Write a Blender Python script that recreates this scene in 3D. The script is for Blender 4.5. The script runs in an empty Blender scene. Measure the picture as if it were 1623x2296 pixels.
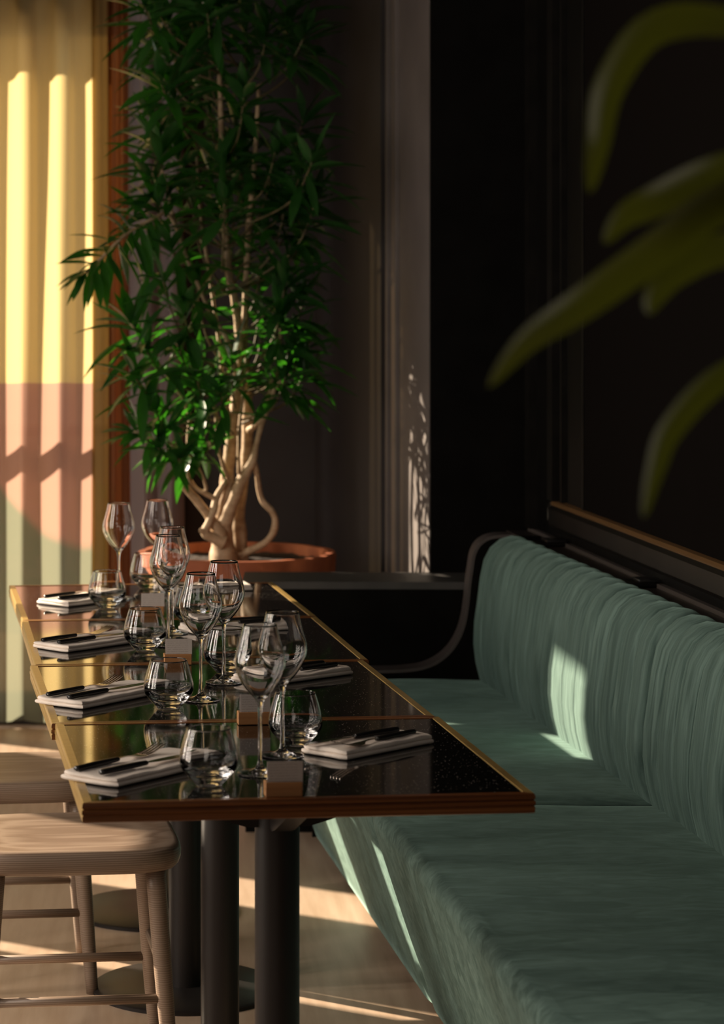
import bpy, bmesh, math, random
from mathutils import Vector, Matrix, noise
S = bpy.context.scene
COL = S.collection
R = random.Random(7)

# ------------------------------------------------------------------ camera
FPX, CX, HY, CZ = 5600.0, 380.0, 648.0, 1.50      # focal length in px, principal column, horizon row, eye height
cam_d = bpy.data.cameras.new('camera'); cam = bpy.data.objects.new('camera', cam_d); COL.objects.link(cam)
cam.location = (0, 0, CZ); cam.rotation_euler = (math.radians(90), 0, 0)
cam_d.sensor_fit = 'HORIZONTAL'; cam_d.sensor_width = 36.0
cam_d.lens = FPX / 1623 * 36
cam_d.shift_x = (811.5 - CX) / 1623
cam_d.shift_y = -(1148 - HY) / 1623
cam_d.clip_start = 0.05; cam_d.clip_end = 200
cam_d.dof.use_dof = True; cam_d.dof.focus_distance = 4.7; cam_d.dof.aperture_fstop = 8.0
S.camera = cam

# ------------------------------------------------------------------ world, sun, exposure
W = bpy.data.worlds.new('sky'); S.world = W; W.use_nodes = True
bg = W.node_tree.nodes['Background']
bg.inputs[0].default_value = (0.92, 0.90, 0.86, 1); bg.inputs[1].default_value = 1.6
sun_d = bpy.data.lights.new('sun', 'SUN'); sun = bpy.data.objects.new('sun', sun_d); COL.objects.link(sun)
sun_d.energy = 16.0; sun_d.color = (1.0, 0.83, 0.62); sun_d.angle = math.radians(0.6)
def daylight(name, loc, target, sx, sy, watts, col):
    l = bpy.data.lights.new(name, 'AREA'); o = bpy.data.objects.new(name, l); COL.objects.link(o)
    l.shape = 'RECTANGLE'; l.size = sx; l.size_y = sy; l.energy = watts; l.color = col
    o.location = loc; o.rotation_euler = (Vector(target) - Vector(loc)).to_track_quat('-Z', 'Y').to_euler(); return o
for y_, w_, p_ in ((3.42, .05, 13), (3.66, .05, 13), (4.02, .06, 15), (4.22, .04, 11), (4.92, .065, 17), (5.14, .045, 11)):
    daylight('window_daylight', (-2.14, y_, 1.55), (3, y_, 1.55), w_, 1.9, p_, (1.0, .87, .74))  # added strip lamps: side fill and bright streaks on the glasses
daylight('overhead_fill', (-.9, 1.9, 2.85), (.1, 3.9, .7), 1.4, 1.4, 8, (1.0, .93, .86))  # added soft fill from overhead, no opening in the ceiling
daylight('rear_fill', (-.9, -1.6, 1.7), (.2, 4.6, .8), 1.8, 1.6, 15, (1.0, .86, .73))  # added fill from behind the viewer, the front wall is solid
SUN = Vector((0.80, -0.50, -0.40)).normalized()
sun.rotation_euler = SUN.to_track_quat('-Z', 'Y').to_euler()
S.view_settings.view_transform = 'Standard'; S.view_settings.look = 'None'
S.view_settings.exposure = 0.0; S.view_settings.gamma = 1.0; S.view_settings.use_curve_mapping = False
S.cycles.max_bounces = 14; S.cycles.transmission_bounces = 14; S.cycles.glossy_bounces = 6
S.cycles.diffuse_bounces = 4; S.cycles.transparent_max_bounces = 16

# ------------------------------------------------------------------ helpers
def P(u, v, Y): return Vector(((u - CX) * Y / FPX, Y, CZ - (v - HY) * Y / FPX))
def onz(u, v, z):
    Y = (CZ - z) * FPX / (v - HY); return Vector(((u - CX) * Y / FPX, Y, z))

def mat(name, color=(.5, .5, .5), rough=.5, metal=0.0, spec=.5, **kw):
    m = bpy.data.materials.new(name); m.use_nodes = True
    b = m.node_tree.nodes['Principled BSDF']
    b.inputs['Base Color'].default_value = (*color, 1); b.inputs['Roughness'].default_value = rough
    b.inputs['Metallic'].default_value = metal; b.inputs['Specular IOR Level'].default_value = spec
    for k, v in kw.items(): b.inputs[k.replace('_', ' ')].default_value = v
    return m
def nd(m, t, **kw):
    n = m.node_tree.nodes.new(t)
    for k, v in kw.items():
        if k in n.inputs: n.inputs[k].default_value = v
        else: setattr(n, k, v)
    return n
def lk(m, a, b): m.node_tree.links.new(a, b)
def BS(m): return m.node_tree.nodes['Principled BSDF']
def varied(m, c1, c2, scale=(1, 1, 1), nscale=5, detail=4, lo=.3, hi=.7, bump=0, dist=0.0, bscale=None, bdist=.002):
    tc = nd(m, 'ShaderNodeTexCoord'); mp = nd(m, 'ShaderNodeMapping'); mp.inputs['Scale'].default_value = scale
    lk(m, tc.outputs['Object'], mp.inputs[0])
    n = nd(m, 'ShaderNodeTexNoise'); n.inputs['Scale'].default_value = nscale; n.inputs['Detail'].default_value = detail
    n.inputs['Distortion'].default_value = dist
    lk(m, mp.outputs[0], n.inputs['Vector'])
    r = nd(m, 'ShaderNodeValToRGB'); r.color_ramp.elements[0].position = lo; r.color_ramp.elements[1].position = hi
    r.color_ramp.elements[0].color = (*c1, 1); r.color_ramp.elements[1].color = (*c2, 1)
    lk(m, n.outputs['Fac'], r.inputs[0]); lk(m, r.outputs[0], BS(m).inputs['Base Color'])
    if bump:
        bn = nd(m, 'ShaderNodeBump'); bn.inputs['Strength'].default_value = bump; bn.inputs['Distance'].default_value = bdist
        if bscale:
            n2 = nd(m, 'ShaderNodeTexNoise'); n2.inputs['Scale'].default_value = bscale; n2.inputs['Detail'].default_value = 3
            lk(m, tc.outputs['Object'], n2.inputs['Vector']); lk(m, n2.outputs['Fac'], bn.inputs['Height'])
        else: lk(m, n.outputs['Fac'], bn.inputs['Height'])
        lk(m, bn.outputs[0], BS(m).inputs['Normal'])
    return r

def obj(name, bm, m, parent=None, smooth=True, kind=None, auto=None):
    bmesh.ops.recalc_face_normals(bm, faces=bm.faces)
    me = bpy.data.meshes.new(name); bm.to_mesh(me); bm.free()
    me.materials.append(m)
    if smooth:
        me.polygons.foreach_set('use_smooth', [True] * len(me.polygons))
        if auto: me.set_sharp_from_angle(angle=math.radians(auto))
    o = bpy.data.objects.new(name, me); COL.objects.link(o)
    if parent: o.parent = parent
    if kind: o['kind'] = kind
    return o
def tag(o, label, cat, group=None):
    o['label'] = label; o['category'] = cat
    if group: o['group'] = group
    return o
def thing(name, label, cat, loc=(0, 0, 0), rz=0, group=None):
    o = bpy.data.objects.new(name, None); COL.objects.link(o); o.empty_display_size = .05
    o.location = loc; o.rotation_euler = (0, 0, rz)
    return tag(o, label, cat, group)
def dup(root, loc, rz, label, group=None, scale=None):
    r = root.copy(); COL.objects.link(r); r.location = loc; r.rotation_euler = (0, 0, rz); r['label'] = label
    if group: r['group'] = group
    if scale: r.scale = scale
    for ch in list(root.children):
        c = ch.copy(); COL.objects.link(c); c.parent = r
        for g in ch.children:
            d = g.copy(); COL.objects.link(d); d.parent = c
    return r

def box(bm, x0, x1, y0, y1, z0, z1, bev=0, seg=2, M=None):
    r = bmesh.ops.create_cube(bm, size=1)
    vs = r['verts']
    bmesh.ops.scale(bm, vec=(x1 - x0, y1 - y0, z1 - z0), verts=vs)
    bmesh.ops.translate(bm, vec=((x0 + x1) / 2, (y0 + y1) / 2, (z0 + z1) / 2), verts=vs)
    if bev:
        es = list({e for v in vs for e in v.link_edges})
        rr = bmesh.ops.bevel(bm, geom=es, offset=bev, segments=seg, affect='EDGES', profile=.5)
        vs = list({v for v in vs if v.is_valid} | {v for f in rr['faces'] for v in f.verts})
    if M is not None: bmesh.ops.transform(bm, matrix=M, verts=[v for v in vs if v.is_valid])
    return vs
def lathe(bm, prof, seg=48, closed=False):
    rings = []
    for r, z in prof:
        if r < 1e-6: rings.append([bm.verts.new((0, 0, z))])
        else: rings.append([bm.verts.new((r * math.cos(a), r * math.sin(a), z)) for a in [2 * math.pi * i / seg for i in range(seg)]])
    pairs = list(zip(rings, rings[1:])) + ([(rings[-1], rings[0])] if closed else [])
    for A, B in pairs:
        for i in range(seg):
            j = (i + 1) % seg
            if len(A) == 1 and len(B) == 1: continue
            if len(A) == 1: bm.faces.new((A[0], B[i], B[j]))
            elif len(B) == 1: bm.faces.new((A[i], A[j], B[0]))
            else: bm.faces.new((A[i], A[j], B[j], B[i]))
def smooth_path(pts, n=6):
    out = []
    L = len(pts)
    for i in range(L - 1):
        p0 = pts[max(i - 1, 0)]; p1 = pts[i]; p2 = pts[i + 1]; p3 = pts[min(i + 2, L - 1)]
        for k in range(n):
            t = k / n
            out.append(tuple(.5 * ((2 * b) + (-a + c) * t + (2 * a - 5 * b + 4 * c - d) * t * t + (-a + 3 * b - 3 * c + d) * t ** 3)
                       for a, b, c, d in zip(p0, p1, p2, p3)))
    out.append(tuple(pts[-1])); return out
def tube(bm, pts, seg=10, lump=0.0, seed=0, n=6):
    """pts: (x,y,z,r)"""
    q = smooth_path(pts, n); rings = []; up = Vector((.31, .9, .2)).normalized()
    for i, p in enumerate(q):
        a = Vector(q[max(i - 1, 0)][:3]); b = Vector(q[min(i + 1, len(q) - 1)][:3]); t = (b - a)
        if t.length < 1e-9: t = Vector((0, 0, 1))
        t.normalize()
        s = t.cross(up)
        if s.length < 1e-3: s = t.cross(Vector((1, 0, 0)))
        s.normalize(); w = s.cross(t).normalized(); c = Vector(p[:3]); ring = []
        for k in range(seg):
            an = 2 * math.pi * k / seg; d = s * math.cos(an) + w * math.sin(an)
            r = max(p[3], .0004)
            if lump: r *= 1 + lump * noise.noise((c + d * r) * 28 + Vector((seed, 0, 0)))
            ring.append(bm.verts.new(c + d * r))
        rings.append(ring)
    for A, B in zip(rings, rings[1:]):
        for k in range(seg): bm.faces.new((A[k], A[(k + 1) % seg], B[(k + 1) % seg], B[k]))
    bm.faces.new(rings[0][::-1]); bm.faces.new(rings[-1])
def prism(bm, poly, axis, a, b):
    """poly list of 2D pts; axis 'z': (x,y) extruded in z; 'y': (x,z) extruded along y; 'x': (y,z) along x"""
    def mk(p, t):
        return {'z': (p[0], p[1], t), 'y': (p[0], t, p[1]), 'x': (t, p[0], p[1])}[axis]
    A = [bm.verts.new(mk(p, a)) for p in poly]; B = [bm.verts.new(mk(p, b)) for p in poly]
    n = len(poly)
    for i in range(n): bm.faces.new((A[i], A[(i + 1) % n], B[(i + 1) % n], B[i]))
    bm.faces.new(A[::-1]); bm.faces.new(B)
def grid_mesh(bm, rows, closed_u=False):
    V = [[bm.verts.new(p) for p in r] for r in rows]
    for A, B in zip(V, V[1:]):
        n = len(A)
        for k in range(n if closed_u else n - 1): bm.faces.new((A[k], A[(k + 1) % n], B[(k + 1) % n], B[k]))
    return V

# ------------------------------------------------------------------ materials
M_wall = mat('charcoal_plaster', (.020, .018, .018), .75); varied(M_wall, (.024, .020, .021), (.031, .027, .028), nscale=6, bump=.2, bscale=60, bdist=.001)
M_black = mat('black_satin_paint', (.008, .0075, .007), .5, spec=.06); varied(M_black, (.0028, .0025, .0022), (.0050, .0045, .004), nscale=9)
M_pillar = mat('taupe_plaster', (.16, .13, .12), .7); varied(M_pillar, (.085, .070, .064), (.115, .095, .088), nscale=5, bump=.2, bscale=80, bdist=.001)
M_part = mat('dark_grey_laminate', (.03, .028, .027), .5); varied(M_part, (.045, .042, .040), (.062, .058, .055), nscale=12)
M_gloss = mat('black_gloss_paint', (.008, .0075, .007), .35, spec=.12); varied(M_gloss, (.005, .0045, .004), (.009, .008, .007), nscale=14)
M_shelf = mat('dark_brown_shelf', (.03, .022, .018), .42); varied(M_shelf, (.026, .019, .016), (.036, .027, .022), nscale=10)
M_ceil = mat('dark_ceiling', (.05, .045, .042), .8); varied(M_ceil, (.045, .04, .038), (.055, .05, .046), nscale=4)
M_frame = mat('window_frame', (.10, .055, .04), .5)
# floor boards
M_floor = mat('oak_floor', (.5, .36, .25), .45)
rf = varied(M_floor, (.42, .29, .20), (.56, .42, .31), scale=(14, 1.2, 1), nscale=3, detail=6, lo=.25, hi=.75)
# wood
M_wood = mat('mahogany_edge', (.22, .07, .02), .32); varied(M_wood, (.10, .030, .008), (.24, .085, .020), scale=(1.5, 1.5, 260), nscale=1.1, detail=3, lo=.35, hi=.65)
BS(M_wood).inputs['Coat Weight'].default_value = .3
M_lip = mat('lit_edge_gold', (.42, .27, .08), .3, metal=.35); varied(M_lip, (.36, .22, .07), (.50, .34, .11), scale=(6, 60, 60), nscale=2)  # same edge wood on the left and right sides, golden light put into its colour
M_block = mat('card_block_wood', (.34, .15, .05), .45); varied(M_block, (.30, .125, .04), (.42, .20, .075), scale=(4, 60, 60), nscale=2, detail=4)
M_seatw = mat('ash_stool_wood', (.32, .22, .15), .42)
tc = nd(M_seatw, 'ShaderNodeTexCoord'); mp = nd(M_seatw, 'ShaderNodeMapping'); mp.inputs['Scale'].default_value = (2.5, 22, 55)
lk(M_seatw, tc.outputs['Object'], mp.inputs[0])
wv = nd(M_seatw, 'ShaderNodeTexWave', bands_direction='Z'); wv.inputs['Scale'].default_value = 1.4; wv.inputs['Distortion'].default_value = 5; wv.inputs['Detail'].default_value = 3
lk(M_seatw, mp.outputs[0], wv.inputs['Vector'])
rr_ = nd(M_seatw, 'ShaderNodeValToRGB'); rr_.color_ramp.elements[0].color = (.17, .115, .08, 1); rr_.color_ramp.elements[1].color = (.26, .19, .14, 1)
lk(M_seatw, wv.outputs['Fac'], rr_.inputs[0]); lk(M_seatw, rr_.outputs[0], BS(M_seatw).inputs['Base Color'])
# black glossy table surface with dust
M_top = mat('black_gloss_tabletop', (.004, .0035, .003), .06, spec=.85)
tc = nd(M_top, 'ShaderNodeTexCoord')
vo = nd(M_top, 'ShaderNodeTexVoronoi'); vo.inputs['Scale'].default_value = 230; lk(M_top, tc.outputs['Object'], vo.inputs['Vector'])
lt = nd(M_top, 'ShaderNodeMath', operation='LESS_THAN'); lt.inputs[1].default_value = .17; lk(M_top, vo.outputs['Distance'], lt.inputs[0])
sp = nd(M_top, 'ShaderNodeSeparateColor'); lk(M_top, vo.outputs['Color'], sp.inputs[0])
gt = nd(M_top, 'ShaderNodeMath', operation='GREATER_THAN'); gt.inputs[1].default_value = .6; lk(M_top, sp.outputs[0], gt.inputs[0])
mu = nd(M_top, 'ShaderNodeMath', operation='MULTIPLY'); lk(M_top, lt.outputs[0], mu.inputs[0]); lk(M_top, gt.outputs[0], mu.inputs[1])
mu2 = nd(M_top, 'ShaderNodeMath', operation='MULTIPLY'); lk(M_top, mu.outputs[0], mu2.inputs[0]); lk(M_top, sp.outputs[1], mu2.inputs[1])
mx = nd(M_top, 'ShaderNodeMix', data_type='RGBA'); lk(M_top, mu2.outputs[0], mx.inputs[0])
mx.inputs[6].default_value = (.004, .0035, .003, 1); mx.inputs[7].default_value = (.9, .8, .7, 1)
lk(M_top, mx.outputs[2], BS(M_top).inputs['Base Color'])
# velvet
def velvet(name, scale, ns):
    m = mat(name, (.16, .30, .26), .85, spec=.15)
    r = varied(m, (.058, .100, .088), (.145, .225, .200), scale=scale, nscale=ns, detail=7, lo=.36, hi=.70, dist=1.2, bump=.25, bscale=140, bdist=.0012)
    b = BS(m); b.inputs['Sheen Weight'].default_value = .35; b.inputs['Sheen Roughness'].default_value = .4
    b.inputs['Sheen Tint'].default_value = (.55, .85, .75, 1)
    return m
M_vseat = velvet('green_velvet_seat', (1.5, 4.0, 4), 7); M_vback = velvet('green_velvet_back', (2, 9, .8), 5)
M_glass = mat('clear_glass', (1, 1, 1), 0.0, Transmission_Weight=1.0, IOR=1.48)
M_linen = mat('beige_linen', (.52, .44, .39), .9); varied(M_linen, (.70, .61, .54), (.80, .71, .63), nscale=30, bump=.15, bscale=500, bdist=.0003)
M_steel = mat('brushed_steel', (.62, .56, .50), .18, metal=1.0)
M_handle = mat('black_cutlery_handle', (.012, .011, .011), .3)
M_metal = mat('black_powder_coated_steel', (.016, .013, .012), .42, spec=.3)
M_card = mat('grey_card', (.42, .36, .33), .8)
tc = nd(M_card, 'ShaderNodeTexCoord'); spx = nd(M_card, 'ShaderNodeSeparateXYZ'); lk(M_card, tc.outputs['Object'], spx.inputs[0])
m1 = nd(M_card, 'ShaderNodeMath', operation='MULTIPLY'); m1.inputs[1].default_value = 2 * math.pi / .0042; lk(M_card, spx.outputs[2], m1.inputs[0])
m2 = nd(M_card, 'ShaderNodeMath', operation='SINE'); lk(M_card, m1.outputs[0], m2.inputs[0])
m3 = nd(M_card, 'ShaderNodeMath', operation='GREATER_THAN'); m3.inputs[1].default_value = .55; lk(M_card, m2.outputs[0], m3.inputs[0])
nn = nd(M_card, 'ShaderNodeTexNoise'); nn.inputs['Scale'].default_value = 900; lk(M_card, tc.outputs['Object'], nn.inputs['Vector'])
g1 = nd(M_card, 'ShaderNodeMath', operation='GREATER_THAN'); g1.inputs[1].default_value = .47; lk(M_card, nn.outputs['Fac'], g1.inputs[0])
ax = nd(M_card, 'ShaderNodeMath', operation='ABSOLUTE'); lk(M_card, spx.outputs[0], ax.inputs[0])
g2 = nd(M_card, 'ShaderNodeMath', operation='LESS_THAN'); g2.inputs[1].default_value = .021; lk(M_card, ax.outputs[0], g2.inputs[0])
m4 = nd(M_card, 'ShaderNodeMath', operation='MULTIPLY'); lk(M_card, m3.outputs[0], m4.inputs[0]); lk(M_card, g1.outputs[0], m4.inputs[1])
m5 = nd(M_card, 'ShaderNodeMath', operation='MULTIPLY'); lk(M_card, m4.outputs[0], m5.inputs[0]); lk(M_card, g2.outputs[0], m5.inputs[1])
mxc = nd(M_card, 'ShaderNodeMix', data_type='RGBA'); lk(M_card, m5.outputs[0], mxc.inputs[0])
mxc.inputs[6].default_value = (.46, .40, .36, 1); mxc.inputs[7].default_value = (.34, .29, .26, 1)
lk(M_card, mxc.outputs[2], BS(M_card).inputs['Base Color'])
M_terra = mat('terracotta', (.45, .13, .045), .7); varied(M_terra, (.28, .068, .022), (.40, .11, .036), nscale=14, bump=.3, bscale=90, bdist=.001)
M_soil = mat('soil', (.02, .013, .01), .95); varied(M_soil, (.012, .008, .006), (.05, .03, .02), nscale=60, bump=1, bdist=.01)
M_bark = mat('pale_bark', (.42, .29, .17), .65); varied(M_bark, (.34, .22, .12), (.56, .41, .26), scale=(1, 1, 2.2), nscale=26, detail=5, bump=.5, bscale=150, bdist=.002)
M_twig = mat('green_brown_twig', (.12, .10, .04), .6); varied(M_twig, (.08, .07, .03), (.18, .13, .06), nscale=40)
def leafmat(name, c1, c2, tr, trc):
    m = bpy.data.materials.new(name); m.use_nodes = True; t = m.node_tree; b = BS(m)
    varied(m, c1, c2, nscale=6, detail=2)
    b.inputs['Roughness'].default_value = .28; b.inputs['Specular IOR Level'].default_value = .5
    tn = nd(m, 'ShaderNodeBsdfTranslucent'); tn.inputs[0].default_value = (*trc, 1)
    mxs = nd(m, 'ShaderNodeMixShader'); mxs.inputs[0].default_value = tr
    lk(m, b.outputs[0], mxs.inputs[1]); lk(m, tn.outputs[0], mxs.inputs[2])
    lk(m, mxs.outputs[0], t.nodes['Material Output'].inputs[0]); return m
M_leaf = leafmat('dark_glossy_leaf', (.013, .046, .012), (.030, .092, .022), .26, (.06, .36, .015))
M_leafy = leafmat('olive_leaf', (.030, .034, .004), (.058, .050, .006), .3, (.12, .14, .01))
def sheer(name, col, tcol, tmix, alpha, blocks=None):
    m = bpy.data.materials.new(name); m.use_nodes = True; t = m.node_tree
    t.nodes.remove(BS(m)); out = t.nodes['Material Output']
    d = nd(m, 'ShaderNodeBsdfDiffuse'); d.inputs[0].default_value = (*col, 1)
    tr = nd(m, 'ShaderNodeBsdfTranslucent'); tr.inputs[0].default_value = (*tcol, 1)
    a = nd(m, 'ShaderNodeMixShader'); a.inputs[0].default_value = tmix; lk(m, d.outputs[0], a.inputs[1]); lk(m, tr.outputs[0], a.inputs[2])
    tp = nd(m, 'ShaderNodeBsdfTransparent'); tp.inputs[0].default_value = (*[min(1, c * 1.3) for c in tcol], 1)
    b = nd(m, 'ShaderNodeMixShader'); b.inputs[0].default_value = alpha; lk(m, a.outputs[0], b.inputs[1]); lk(m, tp.outputs[0], b.inputs[2])
    lk(m, b.outputs[0], out.inputs[0])
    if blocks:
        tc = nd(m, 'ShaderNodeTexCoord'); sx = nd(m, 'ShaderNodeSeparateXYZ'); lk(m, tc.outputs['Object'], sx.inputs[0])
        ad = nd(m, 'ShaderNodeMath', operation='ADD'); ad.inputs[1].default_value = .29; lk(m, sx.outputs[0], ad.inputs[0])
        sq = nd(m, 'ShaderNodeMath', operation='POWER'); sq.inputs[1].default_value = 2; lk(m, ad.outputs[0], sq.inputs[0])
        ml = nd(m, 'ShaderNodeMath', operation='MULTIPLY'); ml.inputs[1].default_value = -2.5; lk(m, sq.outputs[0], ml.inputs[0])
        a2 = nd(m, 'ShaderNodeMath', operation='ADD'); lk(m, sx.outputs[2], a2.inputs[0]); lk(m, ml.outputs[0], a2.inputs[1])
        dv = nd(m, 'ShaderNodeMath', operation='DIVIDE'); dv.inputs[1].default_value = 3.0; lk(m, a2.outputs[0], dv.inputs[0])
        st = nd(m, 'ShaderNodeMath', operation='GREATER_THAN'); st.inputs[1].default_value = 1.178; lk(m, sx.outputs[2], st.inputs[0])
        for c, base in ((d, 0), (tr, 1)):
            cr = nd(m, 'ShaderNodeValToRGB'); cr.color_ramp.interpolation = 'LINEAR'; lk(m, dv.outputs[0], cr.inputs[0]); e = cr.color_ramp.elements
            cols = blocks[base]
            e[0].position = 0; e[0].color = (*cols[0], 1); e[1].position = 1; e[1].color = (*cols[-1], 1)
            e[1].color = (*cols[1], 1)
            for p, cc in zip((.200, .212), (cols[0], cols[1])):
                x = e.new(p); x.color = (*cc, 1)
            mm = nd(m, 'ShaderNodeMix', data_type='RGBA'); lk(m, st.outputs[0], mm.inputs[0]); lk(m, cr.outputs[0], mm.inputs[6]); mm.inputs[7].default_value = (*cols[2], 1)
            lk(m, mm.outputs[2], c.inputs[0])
    return m
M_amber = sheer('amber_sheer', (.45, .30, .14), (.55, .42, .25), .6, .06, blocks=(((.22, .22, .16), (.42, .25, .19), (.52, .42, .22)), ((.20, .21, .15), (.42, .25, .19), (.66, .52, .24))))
M_rust = sheer('terracotta_sheer', (.30, .13, .065), (.42, .18, .08), .55, .08)
M_ochre = sheer('ochre_sheer', (.30, .21, .09), (.40, .27, .10), .55, .1)
M_grey = sheer('grey_drape', (.36, .32, .34), (.34, .29, .30), .45, .0)

# ================================================================== SETTING
BY = 8.60                       # back wall
def wallx(Y): return 1.033 - .073 * (Y - 7.14)    # right wall plane
bm = bmesh.new(); box(bm, -6, 3, -2, 20, -.1, 0); obj('floor', bm, M_floor, smooth=False, kind='structure')
bm = bmesh.new(); box(bm, -2.5, 3, -1.7, BY + .2, 2.95, 3.05); obj('ceiling', bm, M_ceil, smooth=False, kind='structure')
# right wall
bm = bmesh.new(); prism(bm, [(wallx(-1.7), -1.7), (wallx(-1.7) + .2, -1.7), (wallx(7.3) + .2, 7.3), (wallx(7.3), 7.3)], 'z', 0, 2.95)
obj('wall_right', bm, M_black, smooth=False, kind='structure')
# front wall (behind the viewer)
bm = bmesh.new(); box(bm, -2.4, wallx(-1.7) + .1, -1.9, -1.7, 0, 2.95); obj('wall_front', bm, M_wall, smooth=False, kind='structure')
# back wall: solid right of the window
bm = bmesh.new(); box(bm, -.13, 1.6, BY, BY + .2, 0, 2.95); box(bm, -2.4, -.13, BY, BY + .2, 2.42, 2.95); box(bm, -2.4, -.13, BY, BY + .2, 0, .06)
obj('wall_back', bm, M_wall, smooth=False, kind='structure')
# back pillar block with raking light on its left face
bm = bmesh.new()
prism(bm, [(.742, 7.14), (wallx(7.14) + .05, 7.14), (wallx(7.14) + .05, 7.80), (.680, 7.80)], 'z', 0, 2.95)
o_ = obj('wall_pillar', bm, M_pillar, smooth=False, kind='structure')
bm = bmesh.new(); box(bm, .744, wallx(7.1) + .03, 7.12, 7.139, 0, 2.95); obj('trim_1', bm, M_black, smooth=False, kind='structure')
# moulded strips on the pillar's left face
bm = bmesh.new()
for t, w in ((.62, .02), (.47, .014)):
    y = 7.14 + t; x = .742 - .094 * t
    box(bm, x - .012, x + .01, y - w, y + w, 0.1, 2.95, .004)
obj('trim_2', bm, M_pillar, kind='structure', auto=40)
bm = bmesh.new(); prism(bm, [(.66, 7.80), (.70, 7.80), (.60, BY), (.50, BY)], 'z', 0, 2.95); obj('wall_recess', bm, M_wall, smooth=False, kind='structure')
# low partition behind the tables
bm = bmesh.new()
prism(bm, [(.215, 6.905), (.90, 6.89), (.92, 7.10), (.225, 7.12)], 'z', 0, .672)
prism(bm, [(.20, 6.895), (.90, 6.88), (.92, 7.118), (.215, 7.135)], 'z', .672, .692)
obj('wall_partition', bm, M_part, smooth=False, kind='structure')
bm = bmesh.new(); prism(bm, [(.21, 6.899), (.90, 6.884), (.90, 6.889), (.21, 6.904)], 'z', 0, .671); obj('trim_9', bm, M_black, smooth=False, kind='structure')
# left wall: piers, spandrel, head with unseen window openings shaped to place the sun patches
LX = -2.2
def leftwall():
    bm = bmesh.new()
    wins = [(5.75, 6.30, .9, 1.62), (6.80, 7.00, .06, 1.85), (7.10, 7.50, 1.64, 2.06), (7.56, 7.97, .06, 2.30)]
    y = -1.7
    for w in wins:
        box(bm, LX - .2, LX, y, w[0], 0, 2.95); box(bm, LX - .2, LX, w[0], w[1], w[3], 2.95); box(bm, LX - .2, LX, w[0], w[1], 0, w[2]); y = w[1]
    box(bm, LX - .2, LX, y, BY + .2, 0, 2.95)
    obj('wall_left', bm, M_wall, smooth=False, kind='structure')
    for i, w in enumerate(wins):
        bm = bmesh.new()
        for y in (w[0] + .015, w[1] - .015): box(bm, LX - .12, LX - .06, y - .015, y + .015, w[2], w[3])
        for z in (w[2] + .015, w[3] - .015): box(bm, LX - .12, LX - .06, w[0], w[1], z - .015, z + .015)
        obj('window_%d' % (i + 2), bm, M_frame, smooth=False, kind='structure')
leftwall()
bm = bmesh.new()
for y in (3.35, 3.54, 3.84, 4.12, 4.57, 5.03, 5.23): box(bm, LX, LX + .08, y - .02, y + .02, .56, 2.54)
for z in (.57, 2.53): box(bm, LX, LX + .08, 3.35, 5.23, z - .02, z + .02)
obj('window_6', bm, M_frame, smooth=False, kind='structure')  # bars added around the strip lamps, solid wall behind them
# back window frame
bm = bmesh.new()
for x in (-.15, -.38, -1.2, -2.1): box(bm, x - .025, x + .025, BY + .05, BY + .12, .06, 2.42)
for z in (.08, 1.01, 2.40): box(bm, -2.18, -.13, BY + .05, BY + .12, z - .018, z + .018)
obj('window_1', bm, M_frame, smooth=False, kind='structure')

# shelf behind the banquette back and mouldings of the right wall
bm = bmesh.new()
prism(bm, [(wallx(-1) - .02, -1), (wallx(-1), -1), (wallx(7.12), 7.12), (.8415 - .0916 * .34 + .15, 7.12), (.8415 + .0916 * 3.48 + .124, 3.3)], 'z', .785, .812)
obj('trim_3', bm, M_shelf, smooth=False, kind='structure')
def along_wall(bm, Y0, Y1, z0, z1, d0, d1, bev=0):
    """box hugging the right wall, projecting d0..d1 into the room"""
    a = [(wallx(Y0) - d1, Y0), (wallx(Y0) - d0, Y0), (wallx(Y1) - d0, Y1), (wallx(Y1) - d1, Y1)]
    prism(bm, a, 'z', z0, z1)
bm = bmesh.new(); along_wall(bm, -1.6, 7.12, .812, .822, 0, .014); obj('trim_4', bm, mat('highlight_edge_trim', (.085, .07, .062), .35), smooth=False, kind='structure')  # base trim edge, its highlight put into the paler colour
# bottom rail of the moulded frame: sloped section
def rail(name, Y0, Y1, sec, m):
    bm = bmesh.new()
    rows = [[(wallx(Y) - d, Y, z) for d, z in sec] for Y in (Y0, Y1)]
    V = grid_mesh(bm, rows, closed_u=True); bm.faces.new(V[0]); bm.faces.new(V[1][::-1]); obj(name, bm, m, smooth=False, kind='structure')
M_rail = mat('dark_varnished_rail', (.035, .022, .014), .25)
rail('trim_5', -1.6, 6.80, [(0, .850), (.020, .850), (.026, .860), (.026, .902), (.018, .912), (.0, .912)], M_gloss)
rail('trim_6', -1.6, 6.80, [(0, .912), (.019, .912), (.022, .917), (.016, .923), (.0, .926)], mat('lit_brown_lip', (.14, .075, .03), .3))  # bevelled rail top, the light it catches put into the brown
bm = bmesh.new()
for Y0, Y1, d in ((6.76, 6.82, .026), (6.70, 6.72, .014), (6.48, 6.50, .008)): along_wall(bm, Y0, Y1, .926, 2.95, 0, d)
along_wall(bm, 7.06, 7.12, .822, 2.95, 0, .022)
obj('trim_7', bm, M_gloss, smooth=False, kind='structure')
bm = bmesh.new(); along_wall(bm, -1.5, 6.48, .926, 2.8, 0, .004)
obj('trim_8', bm, mat('matt_black_panel', (.006, .005, .0045), .7, spec=0.0), smooth=False, kind='structure')

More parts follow.
